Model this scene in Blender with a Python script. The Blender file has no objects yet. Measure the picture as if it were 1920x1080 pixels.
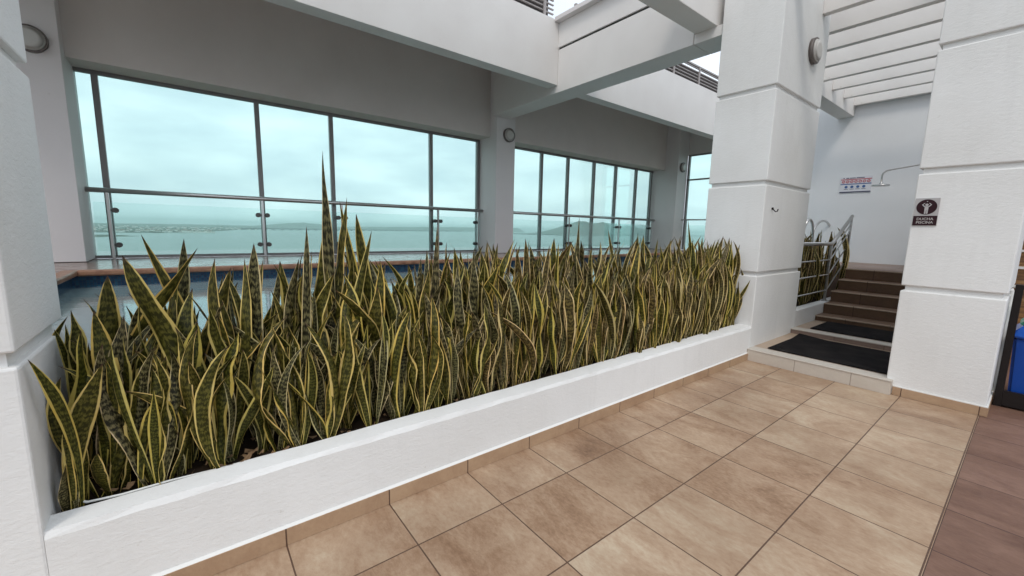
import bpy, bmesh, math, random
from mathutils import Vector, Matrix, noise
PI = math.pi
S = 0.45                      # one floor tile in metres: all plans below are drawn in tiles
scene = bpy.context.scene
COL = scene.collection

# ------------------------------------------------------------------ camera
YAW, PITCH, ROLL, FPX = 0.9066, 0.1410, 0.0220, 768.4
fwd = Vector((math.cos(YAW)*math.cos(PITCH), math.sin(YAW)*math.cos(PITCH), -math.sin(PITCH)))
rt0 = Vector((math.sin(YAW), -math.cos(YAW), 0)); up0 = rt0.cross(fwd)
rt = rt0*math.cos(ROLL) + up0*math.sin(ROLL); up = -rt0*math.sin(ROLL) + up0*math.cos(ROLL)
cam = bpy.data.objects.new('camera', bpy.data.cameras.new('camera')); COL.objects.link(cam)
m = Matrix((rt, up, -fwd)).transposed().to_4x4()
m.translation = Vector((-1.5166, -4.0595, 3.0051))*S
cam.matrix_world = m
cam.data.sensor_width = 36; cam.data.lens = 36*FPX/1920
cam.data.clip_start = 0.02; cam.data.clip_end = 60000
scene.camera = cam
scene.render.resolution_x, scene.render.resolution_y = 1024, 576

# ------------------------------------------------------------------ sky, sun, exposure
SUN_EL, SUN_AZ = math.radians(52), math.radians(222)      # direction the light comes from (from +X, counter-clockwise)
w = bpy.data.worlds.new('World'); scene.world = w; w.use_nodes = True
nt = w.node_tree; nt.nodes.clear(); N = nt.nodes.new; L = nt.links.new
wo = N('ShaderNodeOutputWorld'); bg = N('ShaderNodeBackground'); bg.inputs[1].default_value = 0.125
sky = N('ShaderNodeTexSky'); sky.sky_type = 'NISHITA'; sky.sun_disc = False
sky.sun_elevation = SUN_EL; sky.sun_rotation = PI/2 - SUN_AZ; sky.dust_density = 3.0
tc = N('ShaderNodeTexCoord'); mp = N('ShaderNodeMapping'); mp.inputs['Scale'].default_value = (1, 1, 3.2)
n1 = N('ShaderNodeTexNoise'); n1.inputs['Scale'].default_value = 2.6; n1.inputs['Detail'].default_value = 7; n1.inputs['Roughness'].default_value = .55
n2 = N('ShaderNodeTexNoise'); n2.inputs['Scale'].default_value = 5.5; n2.inputs['Detail'].default_value = 5
cr = N('ShaderNodeValToRGB'); cr.color_ramp.elements[0].position = .30; cr.color_ramp.elements[1].position = .62
cr.color_ramp.elements[0].color = (.78, .78, .78, 1); cr.color_ramp.elements[1].color = (1, 1, 1, 1)
cc = N('ShaderNodeValToRGB'); cc.color_ramp.elements[0].position = .3; cc.color_ramp.elements[1].position = .7
cc.color_ramp.elements[0].color = (6.6, 7.4, 8.4, 1); cc.color_ramp.elements[1].color = (8.8, 9.4, 10.1, 1)
mx = N('ShaderNodeMix'); mx.data_type = 'RGBA'
L(tc.outputs['Generated'], mp.inputs[0]); L(mp.outputs[0], n1.inputs[0]); L(mp.outputs[0], n2.inputs[0])
L(n1.outputs[0], cr.inputs[0]); L(n2.outputs[0], cc.inputs[0])
L(cr.outputs[0], mx.inputs[0]); L(sky.outputs[0], mx.inputs[6]); L(cc.outputs[0], mx.inputs[7])
L(mx.outputs[2], bg.inputs[0]); L(bg.outputs[0], wo.inputs[0])
sd = bpy.data.lights.new('sun', 'SUN'); sd.energy = 1.0; sd.angle = math.radians(14); sd.color = (1, .94, .86)
so = bpy.data.objects.new('sun', sd); COL.objects.link(so)
sdir = Vector((math.cos(SUN_AZ)*math.cos(SUN_EL), math.sin(SUN_AZ)*math.cos(SUN_EL), math.sin(SUN_EL)))
so.rotation_euler = (-sdir).to_track_quat('-Z', 'Y').to_euler(); so.location = (0, 0, 20)
scene.view_settings.view_transform = 'Standard'; scene.view_settings.look = 'None'
scene.view_settings.exposure = 0.17; scene.view_settings.gamma = 1
scene.cycles.max_bounces = 10; scene.cycles.transparent_max_bounces = 24; scene.cycles.volume_bounces = 1

# ------------------------------------------------------------------ materials
def mat(name, col=(.8, .8, .8), rough=.6, metal=0, spec=.5):
    mt = bpy.data.materials.new(name); mt.use_nodes = True
    b = mt.node_tree.nodes['Principled BSDF']
    b.inputs['Base Color'].default_value = (*col, 1); b.inputs['Roughness'].default_value = rough
    b.inputs['Metallic'].default_value = metal; b.inputs['Specular IOR Level'].default_value = spec
    return mt
class G:
    """small node-graph helper"""
    def __init__(s, mt): s.t = mt.node_tree; s.b = s.t.nodes['Principled BSDF']
    def n(s, ty, **k):
        o = s.t.nodes.new(ty)
        for a, v in k.items():
            if a.startswith('i_'): o.inputs[a[2:].replace('_', ' ')].default_value = v
            else: setattr(o, a, v)
        return o
    def l(s, a, b): s.t.links.new(a, b)
    def co(s, kind='Object', scale=(1, 1, 1), rot=(0, 0, 0)):
        c = s.n('ShaderNodeTexCoord'); m_ = s.n('ShaderNodeMapping'); m_.inputs['Scale'].default_value = scale; m_.inputs['Rotation'].default_value = rot
        s.l(c.outputs[kind], m_.inputs[0]); return m_.outputs[0]
    def noise(s, vec, scale, detail=4, rough=.55, dist=0):
        o = s.n('ShaderNodeTexNoise'); o.inputs['Scale'].default_value = scale; o.inputs['Detail'].default_value = detail
        o.inputs['Roughness'].default_value = rough; o.inputs['Distortion'].default_value = dist
        if vec is not None: s.l(vec, o.inputs[0])
        return o.outputs[0]
    def ramp(s, fac, stops):
        r = s.n('ShaderNodeValToRGB'); e = r.color_ramp.elements
        while len(e) < len(stops): e.new(.5)
        for el, (p, c) in zip(e, stops): el.position = p; el.color = (*c, 1) if len(c) == 3 else c
        s.l(fac, r.inputs[0]); return r.outputs[0]
    def mix(s, fac, a, b, blend='MIX'):
        o = s.n('ShaderNodeMix', data_type='RGBA', blend_type=blend)
        for i, v in ((0, fac), (6, a), (7, b)):
            if isinstance(v, (int, float)): o.inputs[i].default_value = v
            elif isinstance(v, tuple): o.inputs[i].default_value = (*v, 1)
            else: s.l(v, o.inputs[i])
        return o.outputs[2]
    def math(s, op, a, b=0., c=0.):
        o = s.n('ShaderNodeMath', operation=op)
        for i, v in enumerate((a, b, c)):
            if isinstance(v, (int, float)): o.inputs[i].default_value = v
            else: s.l(v, o.inputs[i])
        return o.outputs[0]
    def bump(s, h, strength=.3, dist=.01):
        o = s.n('ShaderNodeBump'); o.inputs['Strength'].default_value = strength; o.inputs['Distance'].default_value = dist
        s.l(h, o.inputs['Height']); s.l(o.outputs[0], s.b.inputs['Normal'])

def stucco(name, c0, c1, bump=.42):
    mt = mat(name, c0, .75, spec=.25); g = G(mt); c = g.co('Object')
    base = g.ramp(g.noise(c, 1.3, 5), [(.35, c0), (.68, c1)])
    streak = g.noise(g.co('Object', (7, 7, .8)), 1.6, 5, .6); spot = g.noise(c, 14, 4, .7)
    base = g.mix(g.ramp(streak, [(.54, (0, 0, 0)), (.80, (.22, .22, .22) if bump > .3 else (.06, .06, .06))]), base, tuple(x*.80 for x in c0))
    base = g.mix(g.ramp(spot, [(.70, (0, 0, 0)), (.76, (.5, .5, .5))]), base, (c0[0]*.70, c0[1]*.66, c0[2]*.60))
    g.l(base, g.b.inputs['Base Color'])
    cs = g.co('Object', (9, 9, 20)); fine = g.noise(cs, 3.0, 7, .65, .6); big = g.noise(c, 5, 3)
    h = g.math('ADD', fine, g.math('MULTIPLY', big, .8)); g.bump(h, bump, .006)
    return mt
M = {}
M['plaster'] = stucco('white_plaster', (.72, .71, .69), (.79, .785, .77))
M['smooth'] = stucco('painted_concrete', (.72, .69, .665), (.77, .745, .72), .15)
M['hall'] = stucco('shade_toned_hall_paint', (.66, .60, .565), (.71, .65, .615), .12)  # same wall paint darkened and warmed, putting the hall's shade into its colour
M['bright'] = stucco('sky_toned_white_paint', (.78, .785, .80), (.82, .825, .84), .1)  # white paint lightened and blued, so skylight through the slats is in the colour
M['pilaster'] = stucco('pilaster_paint', (.70, .66, .65), (.74, .70, .69), .12)
M['steel'] = mat('stainless_steel', (.55, .54, .53), .28, 1)
M['alu'] = mat('aluminium_mullion', (.22, .21, .205), .45, .3)
M['clamp'] = mat('dark_steel_clamp', (.10, .095, .09), .4, .7)
M['black'] = mat('black_metal', (.018, .014, .013), .45, spec=.12)
M['rubber'] = mat('black_rubber', (.008, .007, .008), .9, spec=.12)
g = G(M['rubber']); wv = g.n('ShaderNodeTexWave'); wv.inputs['Scale'].default_value = 28; g.l(g.co('Object'), wv.inputs[0]); g.bump(g.math('ADD', wv.outputs[1], g.noise(g.co('Object'), 60, 3)), .6, .004); g.l(g.ramp(g.noise(g.co('Object'), 5, 6), [(.4, (.006, .005, .006)), (.75, (.022, .019, .018))]), g.b.inputs['Base Color'])
M['dark_gap'] = mat('dark_joint', (.03, .028, .027), .9)
M['louvre_back'] = mat('louvre_dark_panel', (.055, .045, .042), .8)  # plain dark brown sheet behind the slats
M['louvre'] = mat('louvre_slat', (.34, .31, .30), .55)
M['lamp_ring'] = mat('lamp_ring', (.13, .11, .10), .5)
M['lamp_glass'] = mat('lamp_diffuser', (.55, .53, .50), .35)
M['white_pipe'] = mat('white_pipe', (.75, .75, .73), .4)
M['silver'] = mat('sign_silver', (.42, .39, .38), .35, .3)
M['sign_dark'] = mat('sign_dark', (.03, .012, .015), .4, spec=.12)
M['sign_white'] = mat('sign_white', (.72, .72, .76), .45)
M['sign_red'] = mat('sign_red', (.50, .035, .06), .5)
M['sign_blue'] = mat('sign_blue', (.05, .12, .32), .5)
M['sign_navy'] = mat('sign_navy', (.015, .02, .07), .5, spec=.12)
M['sign_text'] = mat('sign_lettering', (.45, .42, .40), .5)
M['bin_blue'] = mat('blue_plastic', (.003, .05, .28), .4, spec=.3)
M['bin_lid'] = mat('blue_lid', (.005, .10, .52), .25)
M['green'] = mat('green_plastic', (.03, .22, .12), .35)
M['grout'] = mat('grout', (.16, .10, .07), .9)
M['soil'] = mat('soil', (.03, .02, .013), .95, spec=.1)
M['caulk'] = mat('white_caulk', (.72, .71, .68), .6)

def tile_mat(name, stops, ox=0., oy=0., sx=1., sy=1., rough=.42, grout=(.105, .06, .04), gw=.007, stretch=(1, 1.9), vertical=None):
    """ceramic tile: joints every sx x sy tiles; world metres. vertical='xz'/'yz' for upright faces"""
    mt = mat(name, (.5, .4, .3), rough, spec=.22 if rough > .3 else .5); g = G(mt)
    geo = g.n('ShaderNodeNewGeometry'); sp = g.n('ShaderNodeSeparateXYZ'); g.l(geo.outputs['Position'], sp.inputs[0])
    a, b = {None: (0, 1), 'xz': (0, 2), 'yz': (1, 2)}[vertical]
    ua = g.math('MULTIPLY_ADD', sp.outputs[a], 1/(S*sx), -ox/sx); ub = g.math('MULTIPLY_ADD', sp.outputs[b], 1/(S*sy), -oy/sy)
    def edge(u, sz):
        f = g.math('FRACT', u); d = g.math('MINIMUM', f, g.math('SUBTRACT', 1., f)); return g.math('MULTIPLY', d, sz)
    d = g.math('MINIMUM', edge(ua, sx), edge(ub, sy))
    joint = g.math('SMOOTH_MIN', 1., g.math('DIVIDE', d, gw), .1)
    joint = g.math('GREATER_THAN', d, gw)
    cell = g.n('ShaderNodeCombineXYZ'); g.l(g.math('FLOOR', ua), cell.inputs[0]); g.l(g.math('FLOOR', ub), cell.inputs[1])
    wn = g.n('ShaderNodeTexWhiteNoise'); wn.noise_dimensions = '3D'; g.l(cell.outputs[0], wn.inputs[0])
    off = g.n('ShaderNodeVectorMath', operation='SCALE'); g.l(wn.outputs['Color'], off.inputs[0]); off.inputs[3].default_value = 37.
    vm = g.n('ShaderNodeVectorMath', operation='MULTIPLY'); g.l(geo.outputs['Position'], vm.inputs[0]); vm.inputs[1].default_value = (stretch[1], stretch[0], 1.5)
    va = g.n('ShaderNodeVectorMath', operation='ADD'); g.l(vm.outputs[0], va.inputs[0]); g.l(off.outputs[0], va.inputs[1])
    nz = g.noise(va.outputs[0], 2.6, 10, .68, .7); nf = g.noise(va.outputs[0], 30, 5, .75)
    f = g.math('MULTIPLY_ADD', nf, .36, g.math('MULTIPLY_ADD', wn.outputs['Value'], .12, g.math('MULTIPLY', nz, .66)))
    c = g.ramp(f, stops)
    # large scuffs crossing the joints
    big = g.noise(geo.outputs['Position'], 1.1, 4)
    c = g.mix(g.ramp(big, [(.42, (0, 0, 0)), (.68, (.42, .42, .42))]), c, (.34, .22, .13), 'MULTIPLY') if vertical is None and stretch[1] < 3 else c
    g.l(g.mix(joint, grout, c), g.b.inputs['Base Color'])
    g.l(g.ramp(nz, [(.3, (rough-.08,)*3), (.7, (rough+.14,)*3)]), g.b.inputs['Roughness'])
    h = g.math('MULTIPLY_ADD', nf, .25, joint); g.bump(h, .35, .003)
    return mt
TAN = [(.34, (.21, .125, .075)), (.47, (.34, .22, .14)), (.60, (.44, .315, .215)), (.76, (.54, .44, .32))]
Y1, Y4 = -.7563, -3.7686
M['tan_tile'] = tile_mat('tan_floor_tile', TAN, 0, Y1)
M['skirt_tile'] = tile_mat('tan_skirting_tile', [(.3, (.30, .18, .11)), (.7, (.44, .30, .19))], 0, -5, 1, 20, vertical='xz')
M['skirt_tile_y'] = tile_mat('tan_skirting_tile_side', [(.3, (.30, .18, .11)), (.7, (.44, .30, .19))], Y1, -5, 1, 20, vertical='yz')
BROWN = [(.34, (.12, .062, .043)), (.55, (.205, .118, .085)), (.78, (.30, .185, .14))]
M['brown_tile'] = tile_mat('brown_floor_tile', BROWN, 0, Y4, rough=.5, grout=(.08, .045, .035), gw=.008, stretch=(1.0, 2.9))
M['riser'] = tile_mat('brown_riser_tile', [(.3, (.06, .033, .018)), (.75, (.12, .068, .038))], Y1, 0, 1.3, 50, rough=.45, grout=(.04, .02, .015), vertical='yz')
M['tread'] = tile_mat('step_nosing_tile', [(.3, (.32, .235, .17)), (.75, (.48, .37, .28))], 0, Y1, 50, 1, rough=.4)
M['riser_top'] = tile_mat('brown_tread_tile', [(.3, (.14, .088, .058)), (.75, (.23, .15, .105))], 0, Y1, 50, 1, rough=.45)
M['kerb_dark'] = tile_mat('brown_kerb_tile', [(.3, (.17, .115, .09)), (.75, (.25, .18, .145))], Y1-.25, -5, 1, 40, grout=(.12, .09, .07), vertical='yz')
M['kerb'] = tile_mat('beige_kerb_tile', [(.3, (.46, .40, .34)), (.75, (.56, .50, .43))], Y1-.25, -5, 1, 40, grout=(.3, .25, .21), vertical='yz')
M['kerb_top'] = mat('beige_nosing', (.52, .47, .41), .5)
M['deck'] = tile_mat('wet_pool_deck', [(.3, (.14, .085, .065)), (.75, (.25, .16, .125))], 0, 0, 1, 1, rough=.16, grout=(.08, .05, .04), gw=.008)
M['deck_dry'] = tile_mat('shower_deck_tile', [(.3, (.24, .17, .14)), (.75, (.34, .25, .21))], 0, 0, 1, 1, rough=.45, grout=(.15, .1, .08))
M['coping'] = mat('terracotta_coping', (.24, .115, .065), .4)
g = G(M['coping']); g.l(g.ramp(g.noise(g.co('Object', (2, 2, 2)), 6, 6), [(.3, (.17, .075, .045)), (.7, (.33, .17, .10))]), g.b.inputs['Base Color'])
# mosaic
M['mosaic'] = mt = mat('blue_glass_mosaic', (.02, .08, .22), .2); g = G(mt)
br = g.n('ShaderNodeTexBrick'); br.offset = 0; br.inputs['Scale'].default_value = 1; br.inputs['Brick Width'].default_value = .025; br.inputs['Row Height'].default_value = .025; br.inputs['Mortar Size'].default_value = .002
geo = g.n('ShaderNodeNewGeometry'); sp = g.n('ShaderNodeSeparateXYZ'); cb = g.n('ShaderNodeCombineXYZ'); g.l(geo.outputs['Position'], sp.inputs[0])
g.l(g.math('ADD', sp.outputs[0], sp.outputs[1]), cb.inputs[0]); g.l(sp.outputs[2], cb.inputs[1]); g.l(cb.outputs[0], br.inputs[0])
br.inputs['Color1'].default_value = (.006, .025, .075, 1); br.inputs['Color2'].default_value = (.01, .07, .13, 1); br.inputs['Mortar'].default_value = (.03, .045, .07, 1)
g.l(br.outputs[0], g.b.inputs['Base Color'])
M['pool_tile'] = mat('pool_lining', (.10, .24, .29), .4)
# water
def water(name, col, scale, strength, rough, trans=0, dist=.02):
    mt = mat(name, col, rough, spec=.5); g = G(mt); g.b.inputs['IOR'].default_value = 1.33
    g.b.inputs['Transmission Weight'].default_value = trans
    g.bump(g.noise(g.co('Object', scale), 1, 4), strength, dist); return mt
M['pool'] = water('pool_water', (.75, .93, .95), (5, 9, 5), .12, .02, .75)
M['sea'] = water('sea_water', (.10, .13, .11), (.012, .03, .02), .25, .22, dist=.5)
# glass
def glass(name, tint, gloss):
    mt = bpy.data.materials.new(name); mt.use_nodes = True; t = mt.node_tree; t.nodes.clear()
    o = t.nodes.new('ShaderNodeOutputMaterial'); a = t.nodes.new('ShaderNodeBsdfTransparent'); b = t.nodes.new('ShaderNodeBsdfGlossy')
    f = t.nodes.new('ShaderNodeFresnel'); f.inputs[0].default_value = 1.35; mm = t.nodes.new('ShaderNodeMath'); mm.operation = 'MULTIPLY'; mm.inputs[1].default_value = gloss
    a.inputs[0].default_value = (*tint, 1); b.inputs[0].default_value = (.9, 1, 1, 1); b.inputs['Roughness'].default_value = .02
    x = t.nodes.new('ShaderNodeMixShader'); t.links.new(f.outputs[0], mm.inputs[0]); t.links.new(mm.outputs[0], x.inputs[0]); t.links.new(a.outputs[0], x.inputs[1]); t.links.new(b.outputs[0], x.inputs[2]); t.links.new(x.outputs[0], o.inputs[0])
    return mt
M['glass'] = glass('teal_window_glass', (.825, .942, .912), .24)
M['rail_glass'] = glass('balustrade_glass', (.925, .965, .958), .5)
# leaf
def leaf_mat(name, g0, g1, y0, y1, edge, dark=.72):
    mt = mat(name, g0, .42, spec=.16); g = G(mt)
    uv = g.n('ShaderNodeTexCoord'); sp = g.n('ShaderNodeSeparateXYZ'); g.l(uv.outputs['UV'], sp.inputs[0])
    oi = g.n('ShaderNodeObjectInfo'); rnd = oi.outputs['Random']
    cb = g.n('ShaderNodeCombineXYZ'); g.l(sp.outputs[0], cb.inputs[0]); g.l(sp.outputs[1], cb.inputs[1]); g.l(g.math('MULTIPLY', rnd, 50.), cb.inputs[2])
    m1 = g.n('ShaderNodeMapping'); m1.inputs['Scale'].default_value = (3.0, 14, 1); g.l(cb.outputs[0], m1.inputs[0])
    warp = g.noise(m1.outputs[0], 1.0, 4, .65)
    ph = g.math('MULTIPLY_ADD', warp, 16., g.math('MULTIPLY', sp.outputs[1], g.math('MULTIPLY_ADD', rnd, 80., 130.)))
    band = g.math('MULTIPLY_ADD', g.math('SINE', ph), .5, .5)
    m2 = g.n('ShaderNodeMapping'); m2.inputs['Scale'].default_value = (9, 26, 1); g.l(cb.outputs[0], m2.inputs[0])
    mott = g.noise(m2.outputs[0], 1.0, 4, .65, .6)
    f = g.math('MULTIPLY_ADD', mott, .74, g.math('MULTIPLY', band, .13))
    cen = g.ramp(f, [(.33, tuple(x*dark for x in g0)), (.41, g0), (.51, g1), (.64, tuple(x*1.25 for x in g1))])
    m3 = g.n('ShaderNodeMapping'); m3.inputs['Scale'].default_value = (.6, 5, 1); g.l(cb.outputs[0], m3.inputs[0])
    wob = g.noise(m3.outputs[0], 1., 3)
    d = g.math('ABSOLUTE', g.math('SUBTRACT', sp.outputs[0], .5))
    d = g.math('ADD', d, g.math('MULTIPLY', g.math('SUBTRACT', wob, .5), .20))
    d = g.math('ADD', d, g.math('MULTIPLY', g.math('SUBTRACT', rnd, .5), .09))
    yel = g.mix(g.noise(m3.outputs[0], 3., 2), y0, y1)
    c = g.mix(g.ramp(d, [(edge, (0, 0, 0)), (edge+.03, (1, 1, 1))]), cen, yel)
    # base of the leaf greener, dry brown tip
    tipm = g.ramp(sp.outputs[1], [(.955, (0, 0, 0)), (.985, (1, 1, 1))])
    c = g.mix(tipm, c, (.07, .04, .025))
    hs = g.n('ShaderNodeHueSaturation'); g.l(c, hs.inputs['Color']); g.l(g.math('MULTIPLY_ADD', rnd, .03, .482), hs.inputs['Hue']); g.l(g.math('MULTIPLY_ADD', rnd, -.4, 1.1), hs.inputs['Value'])
    hs.inputs['Saturation'].default_value = .95
    g.l(hs.outputs[0], g.b.inputs['Base Color']); g.bump(f, .25, .002)
    return mt
M['leafA'] = leaf_mat('snake_plant_green', (.034, .034, .004), (.105, .094, .013), (.60, .43, .06), (.66, .53, .20), .37)
M['leafB'] = leaf_mat('snake_plant_grey_spotted', (.028, .026, .008), (.150, .132, .050), (.54, .42, .14), (.66, .55, .32), .415, .35)
M['leafD'] = leaf_mat('snake_plant_golden', (.034, .026, .005), (.125, .096, .022), (.64, .44, .13), (.70, .56, .28), .37)
M['leafE'] = leaf_mat('snake_plant_dry', (.09, .065, .022), (.20, .15, .06), (.38, .27, .14), (.45, .34, .2), .42)
M['leafC'] = leaf_mat('snake_plant_yellow', (.032, .034, .004), (.105, .096, .012), (.60, .38, .03), (.62, .50, .14), .34)

# ------------------------------------------------------------------ builders
ORG = {}
class MB:
    def __init__(s): s.bm = bmesh.new(); s.uv = None
    def box(s, x0, x1, y0, y1, z0, z1, bev=0, mi=0):
        r = bmesh.ops.create_cube(s.bm, size=1); vs = r['verts']
        for v in vs: v.co = Vector(((x0+x1)/2+v.co.x*(x1-x0), (y0+y1)/2+v.co.y*(y1-y0), (z0+z1)/2+v.co.z*(z1-z0)))
        if mi:
            for f in {f for v in vs for f in v.link_faces}: f.material_index = mi
        if bev:
            es = list({e for v in vs for e in v.link_edges}); bmesh.ops.bevel(s.bm, geom=es, offset=bev, segments=2, affect='EDGES', profile=.5)
        return s
    def cyl(s, a, b, r, seg=14, r2=None):
        a, b = Vector(a), Vector(b); d = b-a
        q = bmesh.ops.create_cone(s.bm, cap_ends=True, segments=seg, radius1=r, radius2=r if r2 is None else r2, depth=d.length)
        mt = Matrix.Translation((a+b)/2) @ d.to_track_quat('Z', 'Y').to_matrix().to_4x4()
        bmesh.ops.transform(s.bm, matrix=mt, verts=q['verts']); 
        for f in {f for v in q['verts'] for f in v.link_faces}:
            if len(f.verts) == 4: f.smooth = True
        return s
    def tube(s, pts, r, seg=10):
        pts = [Vector(p) for p in pts]; rings = []; up_ = Vector((0, 0, 1)); prev = None
        for i, p in enumerate(pts):
            t = (pts[min(i+1, len(pts)-1)]-pts[max(i-1, 0)]).normalized()
            if prev is None: sd_ = t.cross(up_ if abs(t.z) < .9 else Vector((1, 0, 0))).normalized()
            else: sd_ = (prev - t*prev.dot(t)).normalized()
            prev = sd_; o = t.cross(sd_)
            rings.append([s.bm.verts.new(p+(sd_*math.cos(2*PI*k/seg)+o*math.sin(2*PI*k/seg))*r) for k in range(seg)])
        for a, b in zip(rings, rings[1:]):
            for k in range(seg):
                f = s.bm.faces.new((a[k], a[(k+1) % seg], b[(k+1) % seg], b[k])); f.smooth = True
        s.bm.faces.new(rings[0][::-1]); s.bm.faces.new(rings[-1]); return s
    def prism(s, poly, axis, a0, a1):
        """poly in the other two axes, extruded along axis between a0 and a1"""
        def P(u, v, w_): return {'x': (w_, u, v), 'y': (u, w_, v), 'z': (u, v, w_)}[axis]
        A = [s.bm.verts.new(P(u, v, a0)) for u, v in poly]; B = [s.bm.verts.new(P(u, v, a1)) for u, v in poly]
        n = len(poly)
        for k in range(n): s.bm.faces.new((A[k], A[(k+1) % n], B[(k+1) % n], B[k]))
        s.bm.faces.new(A[::-1]); s.bm.faces.new(B); return s
    def build(s, name, m_, parent=None, origin=None):
        bm = s.bm; bmesh.ops.recalc_face_normals(bm, faces=bm.faces[:])
        if parent is not None:
            org = ORG[parent.name]
        elif origin is not None: org = Vector(origin)
        else:
            xs = [v.co for v in bm.verts]; org = Vector(((min(v.x for v in xs)+max(v.x for v in xs))/2, (min(v.y for v in xs)+max(v.y for v in xs))/2, min(v.z for v in xs)))
        for v in bm.verts: v.co = (v.co-org)*S
        me = bpy.data.meshes.new(name); bm.to_mesh(me); bm.free()
        for q in (m_ if isinstance(m_, (list, tuple)) else [m_]): me.materials.append(M[q] if isinstance(q, str) else q)
        o = bpy.data.objects.new(name, me); COL.objects.link(o)
        if parent is not None: o.parent = parent
        else: o.location = org*S
        ORG[o.name] = org
        return o
def tag(o, label=None, cat=None, group=None, kind=None):
    if label: o['label'] = label
    if cat: o['category'] = cat
    if group: o['group'] = group
    if kind: o['kind'] = kind
    return o
def thing(name, loc, label, cat, group=None):
    o = bpy.data.objects.new(name, None); COL.objects.link(o); o.location = Vector(loc)*S; o.empty_display_size = .1
    ORG[o.name] = Vector(loc); return tag(o, label, cat, group)
def box(*a, **k): return MB().box(*a, **k)
def struct(o, label=None, cat=None): return tag(o, label, cat, kind='structure')

# ------------------------------------------------------------------ setting: floors
ZD = 1.93           # pool deck level
WL = 1.57           # pool water level
struct(box(-14, 9.3, Y4, .02, -.4, 0).build('terrace_floor', 'tan_tile'), 'tan ceramic tile terrace floor in front of the planter', 'floor')
b = MB(); b.box(-14, 26, -14, Y4, -.4, -.004)
struct(b.build('brown_floor', 'brown_tile'), 'brown tile floor at the right edge of the terrace', 'floor')

# ------------------------------------------------------------------ grooved columns
def column(name, x0, x1, y0, y1, top, label, grooves=(2.03, 4.17, 6.28), gh=.10, depth=.055):
    t = thing(name, ((x0+x1)/2, (y0+y1)/2, 0), label, 'column')
    z = 0; 
    for i, gz in enumerate(list(grooves)+[top]):
        box(x0, x1, y0, y1, z, gz, bev=.018).build('block', 'plaster', t); z = gz+gh
    b = MB()
    for gz in grooves: b.box(x0+depth, x1-depth, y0+depth, y1-depth, gz-.02, gz+gh+.02)
    b.build('groove', 'plaster', t)
    return t
c1 = column('column', -5.4, -2.48, 0, 1.27, 9.0, 'white rusticated column at the far left rising from the planter end')
c2 = column('column', 9.05, 11.95, 0, 1.36, 10.2, 'white rusticated column in the middle, between planter and stairs, with a hook')
c3 = column('column', 9.06, 11.9, -3.83, -2.52, 10.2, 'white rusticated column at the right carrying the shower sign')
b = MB(); b.box(9.035, 11.9, -3.855, -2.63, .003, .16); b.build('skirting', 'skirt_tile_y', c3)
b = MB(); b.box(9.04, 11.9, -3.85, -2.63, .16, .178); b.build('caulk_line', 'caulk', c3)

# ------------------------------------------------------------------ the long planter
pl = thing('planter', (3.3, .7, 0), 'long low white plastered planter with tan skirting, full of snake plants', 'planter')
# front wall with slightly sloped, hand-finished rim
bm = MB(); xs = [-2.48+i*(9.05+2.48)/46 for i in range(47)]; rings = []
random.seed(3)
for i, x in enumerate(xs):
    j = lambda a: random.uniform(-a, a)
    yi = .235+.10*(x+2.48)/11.5
    prof = [(.0, .0), (0.0, .765+j(.006)), (.022+j(.008), .812+j(.004)), (yi-.03, .832+j(.004)), (yi+j(.004), .80), (yi, .0)]
    rings.append([bm.bm.verts.new((x, y, z)) for y, z in prof])
for a, c in zip(rings, rings[1:]):
    for k in range(6): f = bm.bm.faces.new((a[k], a[(k+1) % 6], c[(k+1) % 6], c[k]))
bm.bm.faces.new(rings[0]); bm.bm.faces.new(rings[-1][::-1])
bm.build('front_wall', 'plaster', pl)
box(-2.48, 9.05, 1.27, 1.5, 0, 1.66, bev=.015).build('back_wall', 'plaster', pl)
b = MB(); b.box(-14, 8.93, -.034, -.001, .003, .172); b.build('skirting', 'skirt_tile', pl)
b = MB(); b.prism([(-.026, .172), (-.001, .172), (-.001, .194)], 'x', -14, 8.93); b.build('caulk_line', 'caulk', pl)
# wall continuing left below the column
# soil
def soil(x0, x1, y0, y1, z, parent, seed=0):
    b = MB(); nx, ny = int((x1-x0)*10), int((y1-y0)*12); vs = []
    for i in range(nx+1):
        for j in range(ny+1):
            x = x0+(x1-x0)*i/nx; y = y0+(y1-y0)*j/ny
            vs.append(b.bm.verts.new((x, y, z+.05*noise.noise(Vector((x*3, y*3, seed)))+.03*noise.noise(Vector((x*11, y*11, seed))))))
    for i in range(nx):
        for j in range(ny):
            k = i*(ny+1)+j; b.bm.faces.new((vs[k], vs[k+ny+1], vs[k+ny+2], vs[k+1]))
    return b.build('soil', 'soil', parent)
soil(-2.48, 9.05, .2, 1.28, .74, pl)
def litter(x0, x1, y0, y1, z, n, parent, seed):
    rr = random.Random(seed); b = MB()
    for i in range(n):
        x, y = rr.uniform(x0, x1), rr.uniform(y0, y1)**1.0; a = rr.uniform(0, PI); l, w_ = rr.uniform(.03, .13), rr.uniform(.008, .03)
        c_, s_ = math.cos(a), math.sin(a); vs = []
        for k in range(4):
            t_ = k/3-.5
            for sgn in (-1, 1): vs.append(b.bm.verts.new((x+c_*l*t_-s_*w_*sgn, y+s_*l*t_+c_*w_*sgn, z+.03+.03*rr.random()+.05*t_*t_)))
        for k in range(3): b.bm.faces.new((vs[2*k], vs[2*k+1], vs[2*k+3], vs[2*k+2]))
    return tag(b.build('leaf_litter', 'litter', parent), kind='stuff')
M['litter'] = mat('dry_leaf_litter', (.20, .12, .06), .8)
litter(-2.4, 9.0, .26, 1.2, .75, 300, pl, 4)
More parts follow.
